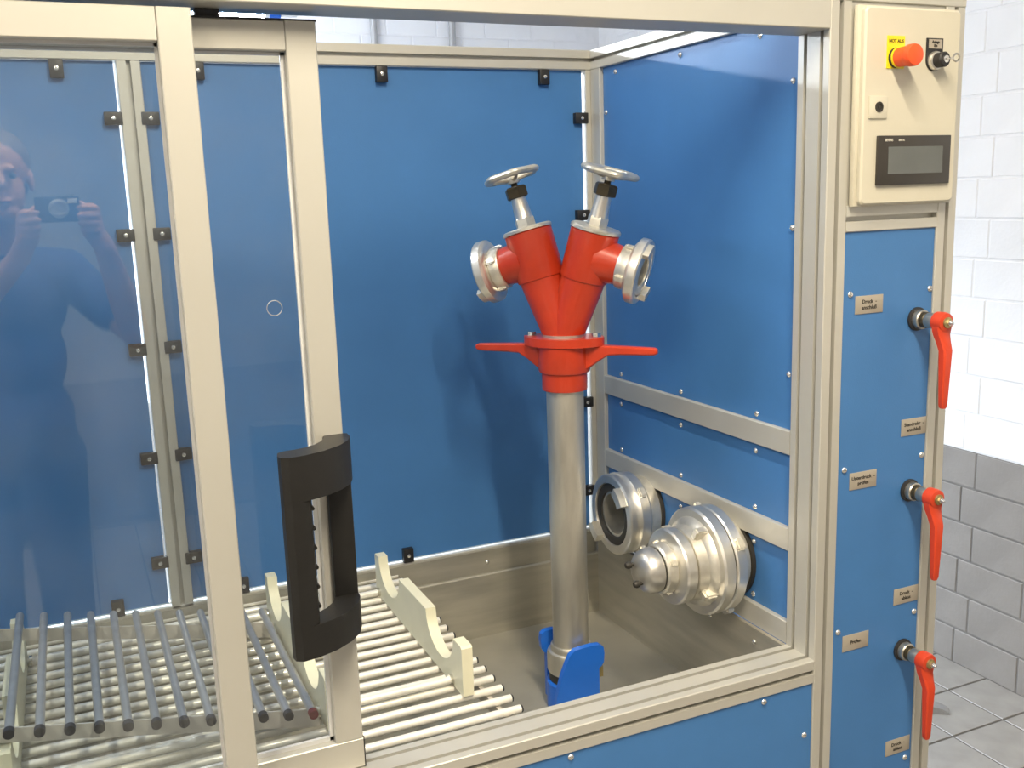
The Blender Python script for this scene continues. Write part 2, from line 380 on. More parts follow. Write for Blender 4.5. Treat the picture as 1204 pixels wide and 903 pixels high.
# front
P('bottom_rail', profile('x', BX0+pw, 1.18, (0,.08), (.7106,.7556), ('v+','u-')))
P('front_beam', profile('x', BX0+pw, 1.18, (0,.08), (1.867,1.9115)))
P('top_rail', profile('x', BX0, 1.48, (0,.08), (1.912,1.957), ('u-',)))
P('front_post', profile('z', .02, 1.9115, (1.18,1.225), (0,.08), ('u-','v-')))
P('front_post', profile('z', .02, 1.9115, (BX0,BX0+pw), (0,.08), ('v-',)))
P('corner_post', profile('z', .02, 1.9115, (1.435,1.48), (0,.045), ('v-','u+')))
P('cross_rail', profile('x', 1.225, 1.435, (0,.045), (1.535,1.580), ('u-',)))
P('cross_rail', profile('x', 1.225, 1.435, (0,.045), (.06,.105), ('u-',)))
P('bottom_rail', profile('x', BX0+pw, 1.18, (0,.045), (.06,.105), ('u-',)))
# rear
P('top_rail', profile('x', BX0, 1.48, (.817,.862), (1.900,1.945), ('u-',)))
P('bottom_rail', profile('x', BX0+pw, 1.168, (.817,.862), (.723,.768), ('v+',)))
P('rear_post', profile('z', .02, 1.8995, (.131,.176), (.817,.862), ('v-',)))
P('rear_post', profile('z', .02, 1.8995, (1.168,1.213), (.8175,.862), ()))
P('rear_post', profile('z', .02, 1.8995, (BX0,BX0+pw), (.817,.862), ('v-',)))
P('rear_post', profile('z', .02, 1.8995, (1.435,1.48), (.817,.862), ()))
# right inner wall
P('side_post', profile('z', .02, 1.8995, (1.18,1.213), (.772,.8165), ()))
P('side_top_rail', profile('y', .0805, .8165, (1.18,1.225), (1.900,1.945), ('u-',)))
P('side_rail', profile('y', .0805, .7715, (1.18,1.213), (1.1280,1.1734)))
P('side_rail', profile('y', .0805, .7715, (1.18,1.213), (.9420,.9866)))
P('side_rail', profile('y', .0805, .7715, (1.18,1.213), (.7555,.8003)))
P('side_top_rail', profile('y', .0805, .8165, (1.435,1.48), (1.900,1.945), ('u+',)))
P('side_top_rail', profile('y', .0805, .8165, (BX0,BX0+pw), (1.900,1.945), ('u+',)))
for z in (.76, .06): P('side_rail', profile('y', .0805, .8165, (BX0,BX0+pw), (z,z+.045), ('u+',)))
# blue sheet panels
def panel(mb, label): return P('panel', mb, 'panel', label, 0)
scr = MB().lathe([(.0056,0),(.0058,.0012),(.0048,.0030),(.0028,.0042),(.0016,.0044),(.0016,.0028),(0,.0028)], n=14).mesh('screw'); scr.materials.append(M['steel'])
RX = (0,-PI/2,0); RY = (PI/2,0,0)
pt = panel(MB().box(1.19,1.193,.085,.7725,1.1736,1.8998), 'large blue inner side panel')
for y,z in [(.7135,1.884),(.4515,1.886),(.1942,1.8845),(.1012,1.796),(.759,1.798),(.0957,1.5428),(.759,1.43),(.7036,1.1855),(.4495,1.1855),(.1891,1.1855),(.0971,1.2771)]: inst('screw', scr, (1.19,y,z), pt, RX)
pm = panel(MB().box(1.19,1.193,.085,.7725,.9868,1.1278), 'narrow blue inner side panel between two rails')
for y in (.7053,.4496,.1901):
    inst('screw', scr, (1.19,y,1.1115), pm, RX); inst('screw', scr, (1.19,y,.9975), pm, RX)
pl = panel(MB().box(1.19,1.193,.085,.7725,.8005,.9418), 'lowest blue inner side panel carrying the couplings')
for y,z in ((.7053,.925),(.4499,.9245),(.1916,.925),(.192,.8142),(.60,.8142)): inst('screw', scr, (1.19,y,z), pl, RX)
clipm = MB().box(-.0125,.0125,-.016,0,-.017,.017,.0015); clipm = clipm.mesh('clip'); clipm.materials.append(M['clip'])
chm = MB().lathe([(.0042,0),(.0042,.0018),(.0020,.0024),(.0020,.0012),(0,.0012)], n=12).mesh('screw_head'); chm.materials.append(M['steel'])
def clip(x, z, turn=0):
    c = inst('clip', clipm, (x,.829,z), bench, (0,turn,0)); ORG[c.name] = (0,0,0)
    inst('screw_head', chm, (0,-.016,0), c, RY)
ph = (.7735, 1.8994)
panel(MB().box(BX0+pw+.004,.1262,.829,.832,*ph), 'blue rear panel behind the front sliding door')
panel(MB().box(.1765,1.1625,.829,.832,*ph), 'blue rear panel behind the standpipe')
for x in (.024,.284,.668,1.0595,-.36,-.75): clip(x,1.8825); clip(x,.785)
for z in (1.79,1.5625,1.33,1.10,.87):
    clip(.1165,z,PI/2); clip(.1855,z,PI/2); clip(1.155,z,PI/2)
pv = panel(MB().box(1.2255,1.4345,.004,.007,.105,1.5348), 'blue front panel of the valve column')
for x,z in ((1.242,1.4273),(1.4285,1.4249),(1.2405,1.11),(1.4265,1.1128),(1.4255,.8000),(1.2375,.7975),(1.419,.4913),(1.2375,.49)): inst('screw', scr, (x,.004,z), pv, RY)
pf = panel(MB().box(BX0+pw,1.1795,.004,.007,.105,.7104), 'blue front panel below the tray')
for x,z in ((1.0695,.7001),(1.1633,.6091),(.6753,.7009),(.28,.7005),(-.11,.7005)): inst('screw', scr, (x,.004,z), pf, RY)
P('mounting_plate', MB().box(1.2255,1.4345,.004,.008,1.5802,1.9118), 'alu', None, 0)
panel(MB().box(1.47,1.473,.046,.816,.03,1.8995), 'blue outer right panel')
panel(MB().box(BX0+.01,BX0+.013,.085,.815,.806,1.8995), 'blue inner left panel')
panel(MB().box(BX0+.01,BX0+.013,.085,.815,.106,.7595), 'blue lower left panel')
for x,y in ((BX0+.022,.04),(1.2025,.04),(1.457,.022),(BX0+.022,.84),(.1535,.84),(1.457,.84),(1.19,.84)):
    P('levelling_foot', MB().lathe([(.024,0),(.024,.006),(.008,.010),(.008,.021)], (x,y,.0), n=16), 'slotdark')

# ------------------------------------------------------------------ stainless tray
tray = root('sink_tray', (.1,.45,.545), 'deep stainless steel sink tray under the standpipe', 'tray')
t = MB(); t.box(BX0+.05,1.174,.086,.806,.540,.545)
obj('tray_floor', t, 'tray', tray, smooth=0)
t = MB().box(BX0+.05,1.174,.803,.806,.545,.700); obj('tray_wall', t, 'tray', tray, smooth=0)
t = MB().box(1.171,1.174,.089,.803,.545,.752).box(1.171,1.1798,.0805,.8120,.752,.7553); obj('tray_wall', t, 'tray', tray, smooth=0)
t = MB().box(BX0+.05,1.171,.086,.089,.545,.706); obj('tray_wall', t, 'tray', tray, smooth=0)
t = MB().box(BX0+.05,BX0+.053,.089,.803,.545,.755); obj('tray_wall', t, 'tray', tray, smooth=0)
t = MB().box(BX0+.05,1.171,.8125,.8155,.704,.7625); fl = obj('rear_flange', t, 'tray', tray, smooth=0)
obj('fold_ridge', MB().cyl((BX0+.053,.809,.701),(1.171,.809,.701),.0058,n=12), 'tray', tray)
inst('screw', scr, (.8666,.8125,.733), fl, RY); inst('screw', scr, (.40,.8125,.733), fl, RY)
for y in (.3116,.1632,.46,.61): inst('screw', scr, (1.171,y,.7268), tray, RX)
obj('drain', MB().lathe([(.0,.0005),(.03,.0005),(.036,.003),(.038,.0)], (.4,.45,.545), n=24), 'steel', tray)

# ------------------------------------------------------------------ grate of cream tubes
grate = root('tube_grate', (-.15,.46,.70), 'grate of long pale steel tubes lying across the tray', 'grate')
tb = MB().lathe([(.0068,0),(.0074,.0008),(.0074,1.60),(.0068,1.6008)], (0,0,0), (1,0,0), 14).mesh('tube'); tb.materials.append(M['tubecream'])
cp = MB().lathe([(.0066,0),(.0066,.003),(.0058,.004)], (0,0,0), (1,0,0), 12).mesh('end_cap'); cp.materials.append(M['blackcap'])
for i in range(18):
    y = .1203 + i*.0411
    q = inst('tube', tb, (.639-1.6008, y, .740), grate); ORG[q.name] = (0,0,0)
    inst('end_cap', cp, (1.6000, 0, 0), q)
for x in (.612,-.02,-.62):
    obj('support_bar', MB().box(x-.004,x+.004,.0905,.8015,.709,.7325), 'sheet', grate, smooth=0)

# ------------------------------------------------------------------ cradle of cream plates
def arc(cy, cz, ry, rz, a0, a1, n=9): return [(cy+ry*math.cos(a0+(a1-a0)*k/n), cz+rz*math.sin(a0+(a1-a0)*k/n)) for k in range(n+1)]
zt, zb = .842, .7480
poly = [(.190,zb),(.723,zb),(.723,zt-.004),(.719,zt),(.692,zt)]
poly += arc(.619,zt,.073,.063,0,-PI,12) + [(.379,zt)] + arc(.305,zt,.074,.063,0,-PI,12) + [(.194,zt),(.190,zt-.004)]
cradle = root('cradle', (.2,.45,.748), 'three cream notched cradle plates joined by rods resting on the tube grate', 'cradle')
for x in (.5805,.337,-.15):
    obj('notched_plate', MB().prism(poly, lambda u,v,t:(t,u,v), x-.0205, x), 'cream', cradle)
for y in (.2435,.700):
    z = .7575
    obj('rod', MB().cyl((-.19,y,z),(.556,y,z),.0072,n=14), 'tubecream', cradle)
    for x in (.555,.312,.3405,-.177,-.146):
        obj('collar', MB().lathe([(.0075,0),(.0105,0),(.0105,.006),(.0075,.006)], (x-.0005,y,z),(1,0,0),16,closed=True), 'chrome', cradle)

# ------------------------------------------------------------------ tilted drip rack with grey tubes
K = .19; ax = math.atan(K)
rack = root('tube_rack', (.05,.41,.80), 'tilted rack of grey tubes with dark end caps behind the glass door', 'rack')
zr = lambda x: .79 + K*(.293-x)
gt = MB().lathe([(.0062,0),(.0070,.0008),(.0070,.4672),(.0062,.468)], (0,0,0), (0,1,0), 14).mesh('tube'); gt.materials.append(M['tubegrey'])
gc = MB().lathe([(.0060,-.0025),(.0078,-.002),(.0080,.010),(.0070,.0105)], (0,0,0), (0,1,0), 14).mesh('end_cap'); gc.materials.append(M['blackcap'])
gr = gc.copy(); gr.materials.clear(); gr.materials.append(M['redcap'])
for i in range(15):
    x = .293 - .0401*i
    q = inst('tube', gt, (x,.178,zr(x)), rack); ORG[q.name] = (0,0,0)
    inst('end_cap', gr if i == 0 else gc, (0,.0,0), q, None)
for y in (.213,.600):
    t = MB(); xa, xb = .308, -.285
    t.prism([(xa,zr(xa)-.0075),(xb,zr(xb)-.0075),(xb,zr(xb)-.0295),(-.1,zr(-.1)-.0295),(xa,.7492)], lambda u,v,s:(u,s,v), y-.0015, y+.0015)
    t.prism([(xa,.7492),(-.1,zr(-.1)-.0295),(xb,zr(xb)-.0295),(xb,zr(xb)-.031),(-.1,zr(-.1)-.031),(xa,.7477)], lambda u,v,s:(u,s,v), y-.0015, y+.016)
    obj('cross_board', t, 'sheet', rack, smooth=0)

# ------------------------------------------------------------------ sliding doors
def door(name, x0, x1, y0, z0, z1, label, sw=.042, rw=.042, rtop=.041):
    r = root(name, ((x0+x1)/2, y0+.016, z0), label, 'door')
    d = .032
    obj('stile', profile('z', z0+(rw if name=='x' else 0), z1, (x1-sw,x1), (y0,y0+d)), 'alu', r)
    obj('stile', profile('z', z0, z1, (x0,x0+sw), (y0,y0+d)), 'alu', r)
    obj('top_rail', profile('x', x0+sw, x1-sw-.0008, (y0,y0+d), (z1-rtop,z1)), 'alu', r)
    obj('bottom_rail', profile('x', x0+sw, x1-sw-.0008, (y0,y0+d), (z0,z0+rw)), 'alu', r)
    yp = y0+.020
    obj('pane', MB().box(x0+sw-.004, x1-sw+.004, yp, yp+.004, z0+rw-.004, z1-rtop+.004), 'pane', r, 'clear acrylic pane', 0)
    g = MB(); 
    for (a,b,c,e) in ((x0+sw,x1-sw,z0+rw,z0+rw+.005),(x1-sw-.004,x1-sw,z0+rw,z1-rtop),(x0+sw,x1-sw,z1-rtop-.004,z1-rtop)):
        g.box(a,b,yp-.003,yp-.0002,c,e)
    obj('gasket', g, 'gasket', r, smooth=0)
    return r
df = door('sliding_door', -1.05, .175, .006, .757, 1.859, 'front aluminium framed glass sliding door without handle, reflecting the photographer')
# handle door: stile stands on its bottom rail
hd = root('sliding_door', (-.1,.06,.757), 'rear aluminium framed glass sliding door with a black bow handle', 'door')
x0, x1, y0, z0, z1 = -.62, .340, .045, .7575, 1.8555
obj('stile', profile('z', .806, z1-.001, (.298,x1), (y0,y0+.032)), 'alu', hd)
obj('stile', profile('z', .806, z1-.001, (x0,x0+.042), (y0,y0+.032)), 'alu', hd)
obj('top_rail', profile('x', x0+.042, .2972, (y0,y0+.032), (1.816,z1-.001)), 'alu', hd)
obj('bottom_rail', profile('x', x0, x1, (y0,y0+.032), (z0,.8055)), 'alu', hd)
obj('end_cap', MB().box(x1,x1+.002,y0,y0+.032,z0,.8055), 'slotdark', hd, smooth=0)
obj('top_cap', MB().box(x0,x1+.001,y0,y0+.032,z1-.001,z1+.0015), 'slotdark', hd, smooth=0)
obj('guide_block', MB().box(.186,.216,y0+.004,y0+.028,z1+.0015,1.8665,.001), 'slotdark', hd)
pn = obj('pane', MB().box(x0+.038,.302,y0+.020,y0+.024,.802,1.820), 'pane', hd, 'clear acrylic pane', 0)
g = MB(); g.box(x0+.042,.298,y0+.014,y0+.0198,.8056,.8125); g.box(.292,.2979,y0+.014,y0+.0198,.806,1.8155); g.box(x0+.042,.298,y0+.014,y0+.0198,1.812,1.8155)
obj('gasket', g, 'gasket', hd, smooth=0)
obj('ring_mark', MB().torus((.2598,y0+.0195,1.4735),(0,1,0),.0105,.0006,24,6), 'tubegrey', pn)
# bow handle
hp = MB().box(.309,.3445,.031,.0449,1.000,1.288,.003)
hn = obj('handle', hp, 'black', hd, 'black plastic bow handle')
def crescent(z0, z1):
    outer = [(.3445,.040),(.3430,.018),(.334,-.004),(.316,-.026),(.290,-.044),(.262,-.055),(.240,-.058),(.2305,-.052),(.2285,-.040)]
    inner = [(.2320,-.024),(.2420,-.017),(.258,-.016),(.272,-.012),(.288,-.002),(.300,.012),(.308,.028),(.310,.040)]
    return MB().prism(outer+inner, lambda u,v,t:(u,v,t), z0, z1)
obj('handle_arm', crescent(1.2250,1.2880), 'black', hn); obj('handle_arm', crescent(1.0000,1.0470), 'black', hn)
gp = [(.2285,-.040),(.2305,-.052),(.240,-.058),(.254,-.0565),(.266,-.050),(.2700,-.038),(.2690,-.024),(.258,-.016),(.242,-.017),(.232,-.024)]
gb = MB().prism(gp, lambda u,v,t:(u,v,t), 1.046, 1.226)
obj('grip', gb, 'black', hn)
for k in range(6): obj('grip_rib', MB().cyl((.2695,-.045,1.07+k*.028),(.2695,-.030,1.07+k*.028),.0028,n=8), 'black', hn)

# ------------------------------------------------------------------ Storz couplings
def storz(t_, o, d, R, depth, hollow=True, name='coupling_ring', par=None):
    """ring with two hooks and cast lugs; o = front face centre, d = outward direction"""
    pass
def lugs(par, o, d, R, n, size, m='castalu', ph=0.3):
    d = Vector(d).normalized(); o = Vector(o)
    a = Vector((0,0,1)) if abs(d.z) < .9 else Vector((1,0,0)); a = (a-d*a.dot(d)).normalized(); b = d.cross(a)
    for k in range(n):
        q = ph + 2*PI*k/n; rd = a*math.cos(q)+b*math.sin(q); tg = d.cross(rd)
        c = o + rd*R; t = MB()
        bm = bmesh.new(); bmesh.ops.create_cube(bm, size=1); bmesh.ops.bevel(bm, geom=bm.edges[:], offset=.16, segments=2, affect='EDGES')
        bm.verts.index_update()
        t.add([tuple(c + rd*v.co.x*size[0] + tg*v.co.y*size[1] + d*v.co.z*size[2]) for v in bm.verts], [[v.index for v in f.verts] for f in bm.faces]); bm.free()
        obj('lug', t, m, par)
def hooks(par, o, d, R, w, ph, m='castalu', hh=.016):
    """two claw hooks standing out of the face"""
    d = Vector(d).normalized(); o = Vector(o)
    a = Vector((0,0,1)) if abs(d.z) < .9 else Vector((1,0,0)); a = (a-d*a.dot(d)).normalized(); b = d.cross(a)
    for k in range(2):
        t = MB(); vs = []; n = 7
        for i in range(n+1):
            q = ph + k*PI + (i/n-.5)*.55
            rd = a*math.cos(q)+b*math.sin(q)
            for rr, hh_ in ((R-w,0),(R,0),(R,hh),(R-w,hh)): vs.append(tuple(o+rd*rr+d*(hh_-.002)))
        fs = [(0,1,2,3),(n*4+3,n*4+2,n*4+1,n*4)]
        for i in range(n):
            for j in range(4): fs.append((i*4+j, i*4+(j+1)%4, (i+1)*4+(j+1)%4, (i+1)*4+j))
        t.add(vs, fs); obj('hook', t, m, par)
# open coupling on the side panel
d = (-1,0,0); o = (1.1895,.595,.880)
c1 = root('open_coupling', o, 'open aluminium hose coupling with black seal on the side panel, nearest the rear corner', 'coupling')
obj('wall_flange', MB().lathe([(.082,0),(.082,.008),(.076,.010),(.076,.0),], o, d, 48, closed=True), 'rubber', c1)
obj('collar', MB().lathe([(.060,.004),(.078,.004),(.080,.012),(.080,.034),(.074,.040),(.060,.040)], o, d, 48, closed=True), 'castalu', c1)
obj('coupling_ring', MB().lathe([(.070,.040),(.091,.040),(.094,.044),(.094,.066),(.091,.070),(.090,.082),(.094,.084),(.094,.094),(.090,.097),(.074,.097),(.072,.090),(.072,.046)], o, d, 64, closed=True), 'turnalu', c1)
obj('seal', MB().lathe([(.052,.084),(.072,.084),(.0735,.092),(.062,.094),(.054,.092)], o, d, 48, closed=True), 'rubber', c1)
obj('bore', MB().lathe([(.053,.0),(.053,.088),(.048,.088),(.048,.0)], o, d, 48, closed=True), 'castalu', c1)
obj('check_flap', MB().lathe([(0,.02),(.048,.02),(.048,.026),(0,.026)], o, d, 40), 'darknut', c1)
obj('flap_bar', MB().box(1.145,1.163,.560,.600,.872,.880,.002), 'rubber', c1)
lugs(c1, Vector(o)+Vector(d)*.055, d, .095, 4, (.012,.024,.016), ph=.75)
hooks(c1, Vector(o)+Vector(d)*.097, d, .088, .020, -.80, 'castalu', .020)
# capped reducer coupling
o = (1.1895,.270,.874)
c2 = root('capped_coupling', o, 'large stepped aluminium coupling with domed end cap on the side panel, nearest the front post', 'coupling')
obj('wall_flange', MB().lathe([(.086,0),(.086,.008),(.070,.010),(.070,.0)], o, d, 48, closed=True), 'rubber', c2)
obj('collar', MB().lathe([(.050,.004),(.076,.004),(.082,.010),(.082,.022),(.088,.026),(.088,.034),(.050,.034)], o, d, 56, closed=True), 'castalu', c2)
obj('rear_ring', MB().lathe([(.060,.034),(.104,.034),(.109,.038),(.109,.057),(.106,.060),(.060,.060)], o, d, 72, closed=True), 'turnalu', c2)
obj('groove_shade', MB().lathe([(.060,.060),(.1035,.060),(.1035,.0625),(.060,.0625)], o, d, 64, closed=True), 'rubber', c2)  # black ring standing in for the shaded groove between the two big rings
obj('front_ring', MB().lathe([(.060,.0625),(.106,.0625),(.110,.066),(.110,.086),(.106,.090),(.060,.090)], o, d, 72, closed=True), 'turnalu', c2)
obj('reducer_cone', MB().lathe([(.060,.090),(.092,.090),(.088,.098),(.078,.104),(.074,.124),(.060,.126)], o, d, 64, closed=True), 'castalu', c2)
obj('small_ring', MB().lathe([(.040,.126),(.070,.126),(.072,.130),(.077,.132),(.077,.150),(.074,.154),(.056,.157),(.040,.157)], o, d, 64, closed=True), 'turnalu', c2)
obj('cap_neck', MB().lathe([(.030,.157),(.050,.157),(.052,.160),(.050,.176),(.046,.180),(.030,.180)], o, d, 48, closed=True), 'castalu', c2)
obj('seal_line', MB().lathe([(.030,.180),(.0435,.180),(.0435,.184),(.030,.184)], o, d, 48, closed=True), 'rubber', c2)
dome = [(.030,.184),(.0450,.184),(.0460,.188),(.0450,.200),(.0415,.210),(.034,.218),(.022,.2225),(.0,.224)]
obj('domed_cap', MB().lathe(dome, o, d, 40), 'satin', c2)
for yy, zz in ((.012,.008),(-.012,-.010)):
    q = Vector(o)+Vector((-.217, yy*1.3, zz*1.6)); obj('cap_stud', MB().lathe([(.004,0),(.004,.012),(.0068,.012),(.0075,.018),(.005,.023),(0,.024)], q, d, 14), 'rubber', c2)
lugs(c2, Vector(o)+Vector(d)*.046, d, .108, 4, (.016,.024,.018), ph=.55)
lugs(c2, Vector(o)+Vector(d)*.104, d, .085, 4, (.026,.016,.030), ph=1.05)
lugs(c2, Vector(o)+Vector(d)*.166, d, .050, 4, (.010,.014,.014), ph=.5)

# ------------------------------------------------------------------ hydrant standpipe
SP = root('hydrant_standpipe', (.887,.41,.5455), 'red and silver twin outlet hydrant standpipe standing in the tray', 'standpipe', local=True, rz=math.radians(-46))
H = lambda z: z-.5455
obj('pipe', MB().lathe([(.0375,H(.62)),(.0375,H(1.24))], n=40), 'pipe', SP)
obj('foot_collar', MB().lathe([(.038,H(.625)),(.049,H(.627)),(.051,H(.631)),(.051,H(.666)),(.0485,H(.672)),(.043,H(.674)),(.043,H(.683)),(.0405,H(.687)),(.038,H(.687))], n=40, closed=True), 'pipe', SP)
obj('foot_seal', MB().lathe([(.030,H(.604)),(.047,H(.604)),(.047,H(.6255)),(.030,H(.6255))], n=36, closed=True), 'rubber', SP)
obj('claw_base', MB().lathe([(.034,0),(.050,0),(.053,.003),(.053,.058),(.050,.062),(.034,.062)], n=40, closed=True), 'bluepl', SP, 'bright blue plastic foot ring')
# red grip sleeve with handle bars
obj('sleeve', MB().lathe([(.0385,H(1.2315)),(.0445,H(1.2315)),(.0455,H(1.234)),(.0455,H(1.268)),(.0385,H(1.268))], n=40, closed=True), 'red', SP)
obj('body', MB().lathe([(.0385,H(1.268)),(.050,H(1.268)),(.052,H(1.272)),(.052,H(1.320)),(.0385,H(1.320))], n=40, closed=True), 'red', SP)
for s in (-1, 1):
    t = MB()
    secs = [(.030,.030,1.274,1.322),(.052,.030,1.275,1.322),(.075,.026,1.292,1.322),(.094,.022,1.303,1.322),(.12,.019,1.3045,1.3215),(.17,.0165,1.305,1.320),(.184,.0155,1.3055,1.3195),(.190,.011,1.308,1.317)]
    vs = []; fs = []
    for u,wd,a,b in secs:
        cr = [(-wd/2,a+.003),(-wd/2+.003,a),(wd/2-.003,a),(wd/2,a+.003),(wd/2,b-.003),(wd/2-.003,b),(-wd/2+.003,b),(-wd/2,b-.003)]
        vs += [(s*u,y,H(z)) for y,z in cr]
    n = 8
    for i in range(len(secs)-1):
        for k in range(n): fs.append((i*n+k,i*n+(k+1)%n,(i+1)*n+(k+1)%n,(i+1)*n+k))
    fs += [tuple(range(n)), tuple(range((len(secs)-1)*n, len(secs)*n))]
    t.add(vs, fs); obj('handle_bar', t, 'red', SP)
# oval two-bolt flange
fl_ = []
for k in range(48):
    q = 2*PI*k/48; x = .083*math.cos(q); y = .055*math.sin(q)*(1-.25*abs(math.cos(q))**3)
    fl_.append((x, y))
t = MB().prism(fl_, lambda u,v,t:(u,v,t), H(1.3215), H(1.338)); obj('flange', t, 'red', SP)
for s in (-1, 1):
    obj('bolt', MB().lathe([(.0092,H(1.338)),(.0092,H(1.345)),(.0085,H(1.346))], (s*.068,0,0), n=6), 'chrome', SP)
obj('neck_ring', MB().lathe([(.034,H(1.338)),(.0415,H(1.338)),(.0415,H(1.3435)),(.034,H(1.3435))], n=36, closed=True), 'pipe', SP)
# Y body
ang = math.radians(15.8)
for s in (-1, 1):
    A = Vector((s*.006,0,H(1.3435))); B = Vector((s*.0450,0,H(1.458)))
    axv = Vector((s*math.sin(ang),0,math.cos(ang)))
    t = MB()
    # loft from horizontal neck circle to tilted arm circle
    vs = []; fs = []; n = 40; st = 8
    for i in range(st+1):
        f = i/st; c = A.lerp(B, f); r = .0375+(.0445-.0375)*f
        tv = Vector((0,0,1)).lerp(axv, f).normalized(); xa = Vector((0,1,0)).cross(tv).normalized()
        for k in range(n):
            q = 2*PI*k/n; vs.append(tuple(c + xa*math.cos(q)*r + Vector((0,1,0))*math.sin(q)*r))
    for i in range(st):
        for k in range(n): fs.append((i*n+k,i*n+(k+1)%n,(i+1)*n+(k+1)%n,(i+1)*n+k))
    fs += [tuple(range(n)), tuple(range(st*n,(st+1)*n))]
    t.add(vs, fs); obj('branch', t, 'red', SP)
    # valve chamber
    B0 = B - axv*.006
    ch_ = obj('valve_chamber', MB().lathe([(.040,-.002),(.0465,0),(.0475,.003),(.0475,.094),(.046,.0955)], B0, axv, 44), 'red', SP)
    capo = B0 + axv*.0955
    obj('chamber_cap', MB().lathe([(.046,0),(.0495,.001),(.0495,.006),(.047,.0085),(.024,.010),(0,.010)], capo, axv, 44), 'castalu', ch_)
    bo = capo + axv*.010
    bn = obj('bonnet', MB().lathe([(.0205,0),(.0205,.016),(.0185,.019)], bo, axv, 6), 'castalu', SP)
    obj('bonnet_stem', MB().lathe([(.0185,.016),(.0175,.022),(.0145,.058),(.0145,.062)], bo, axv, 24), 'turnalu', bn)
    obj('packing_nut', MB().lathe([(.0185,.058),(.0225,.060),(.0225,.078),(.019,.081)], bo, axv, 6), 'darknut', bn)
    obj('spindle', MB().lathe([(.0065,.080),(.0065,.100)], bo, axv, 14), 'darknut', bn)
    wc = bo + axv*.100
    xa = Vector((0,1,0)).cross(axv).normalized(); ya = Vector((0,1,0))
    # wavy handwheel rim
    t = MB(); vs = []; fs = []; n = 60; m_ = 10
    for i in range(n):
        q = 2*PI*i/n; Rr = .0470+.0030*math.cos(6*q); rd = xa*math.cos(q)+ya*math.sin(q)
        for k in range(m_):
            e = 2*PI*k/m_; vs.append(tuple(wc + rd*(Rr+.0088*math.cos(e)) + axv*(.0068*math.sin(e)+.004)))
    for i in range(n):
        for k in range(m_): fs.append((i*m_+k, i*m_+(k+1)%m_, ((i+1)%n)*m_+(k+1)%m_, ((i+1)%n)*m_+k))
    t.add(vs, fs); hw = obj('handwheel', t, 'castalu', SP)
    obj('hub', MB().lathe([(.0125,-.012),(.0135,-.004),(.0115,.006),(.006,.008),(0,.008)], wc, axv, 20), 'castalu', hw)
    for k in range(5):
        q = 2*PI*k/5+.3; rd = xa*math.cos(q)+ya*math.sin(q)
        obj('spoke', MB().tube([wc+rd*.008-axv*.003, wc+rd*.028-axv*.001, wc+rd*.0465+axv*.003], [.0062,.005,.0048], 8), 'castalu', hw)
    # outlet perpendicular to the arm
    od = Vector((s*math.cos(ang),0,-math.sin(ang)))
    oo = B0 + axv*.044
    obj('outlet', MB().lathe([(.045,.020),(.040,.046),(.036,.070)], oo, od, 32), 'red', SP)
    cc = oo + od*.066
    cp_ = obj('outlet_collar', MB().lathe([(.024,0),(.041,0),(.043,.003),(.043,.020),(.039,.024),(.024,.024)], cc, od, 40, closed=True), 'castalu', SP)
    obj('outlet_ring', MB().lathe([(.034,.022),(.052,.022),(.058,.026),(.0630,.029),(.0635,.033),(.0635,.044),(.061,.047),(.048,.047),(.046,.040),(.034,.040)], cc, od, 56, closed=True), 'turnalu', SP)
    obj('outlet_seal', MB().lathe([(.030,.038),(.046,.038),(.0455,.046),(.036,.048),(.031,.046)], cc, od, 40, closed=True), 'castalu', SP)
    obj('outlet_bore', MB().lathe([(.031,.0),(.031,.044),(.027,.044),(.027,.0)], cc, od, 36, closed=True), 'castalu', SP)
    obj('outlet_plug', MB().lathe([(0,.002),(.027,.002),(.027,.006),(0,.006)], cc, od, 30), 'pipe', SP)
    lugs(cp_, cc+od*.013, od, .0435, 4, (.009,.012,.020), ph=.4)
    hooks(cp_, cc+od*.047, od, .0605, .013, .62, 'castalu', .013)
# blue wings of the claw foot (child of the standpipe), in standpipe frame: turn so that one faces the room
wa = math.radians(41)
def wl_(u, v, t):   # u along the wing, t outward, v up
    return (u*math.cos(wa)-t*math.sin(wa), u*math.sin(wa)+t*math.cos(wa), v)
wing = [(-.062,.002),(.038,.002),(.038,.102),(.044,.106),(.0490,.115),(.0505,.134),(.0485,.147),(.040,.1535),(.022,.1545),(.0,.1525),(-.015,.1505),(-.026,.141),(-.034,.125),(-.045,.098),(-.058,.052)]
for s in (-1, 1):
    t = MB().prism([(u,v) for u,v in wing], lambda u,v,t,s=s: wl_(-s*u, v, s*t), .046, .060)
    obj('wing', t, 'bluepl', SP, 'bright blue plastic wing')
    if s > 0: continue
    t = MB(); pts = [wl_(-s*u_, v_, s*t_) for u_ in (.036,.052) for v_ in (.076,.100) for t_ in (.030,.048)]
    t.add(pts, [(0,1,3,2),(4,6,7,5),(0,4,5,1),(2,3,7,6),(0,2,6,4),(1,5,7,3)]); obj('brass_lug', t, 'brass', SP)

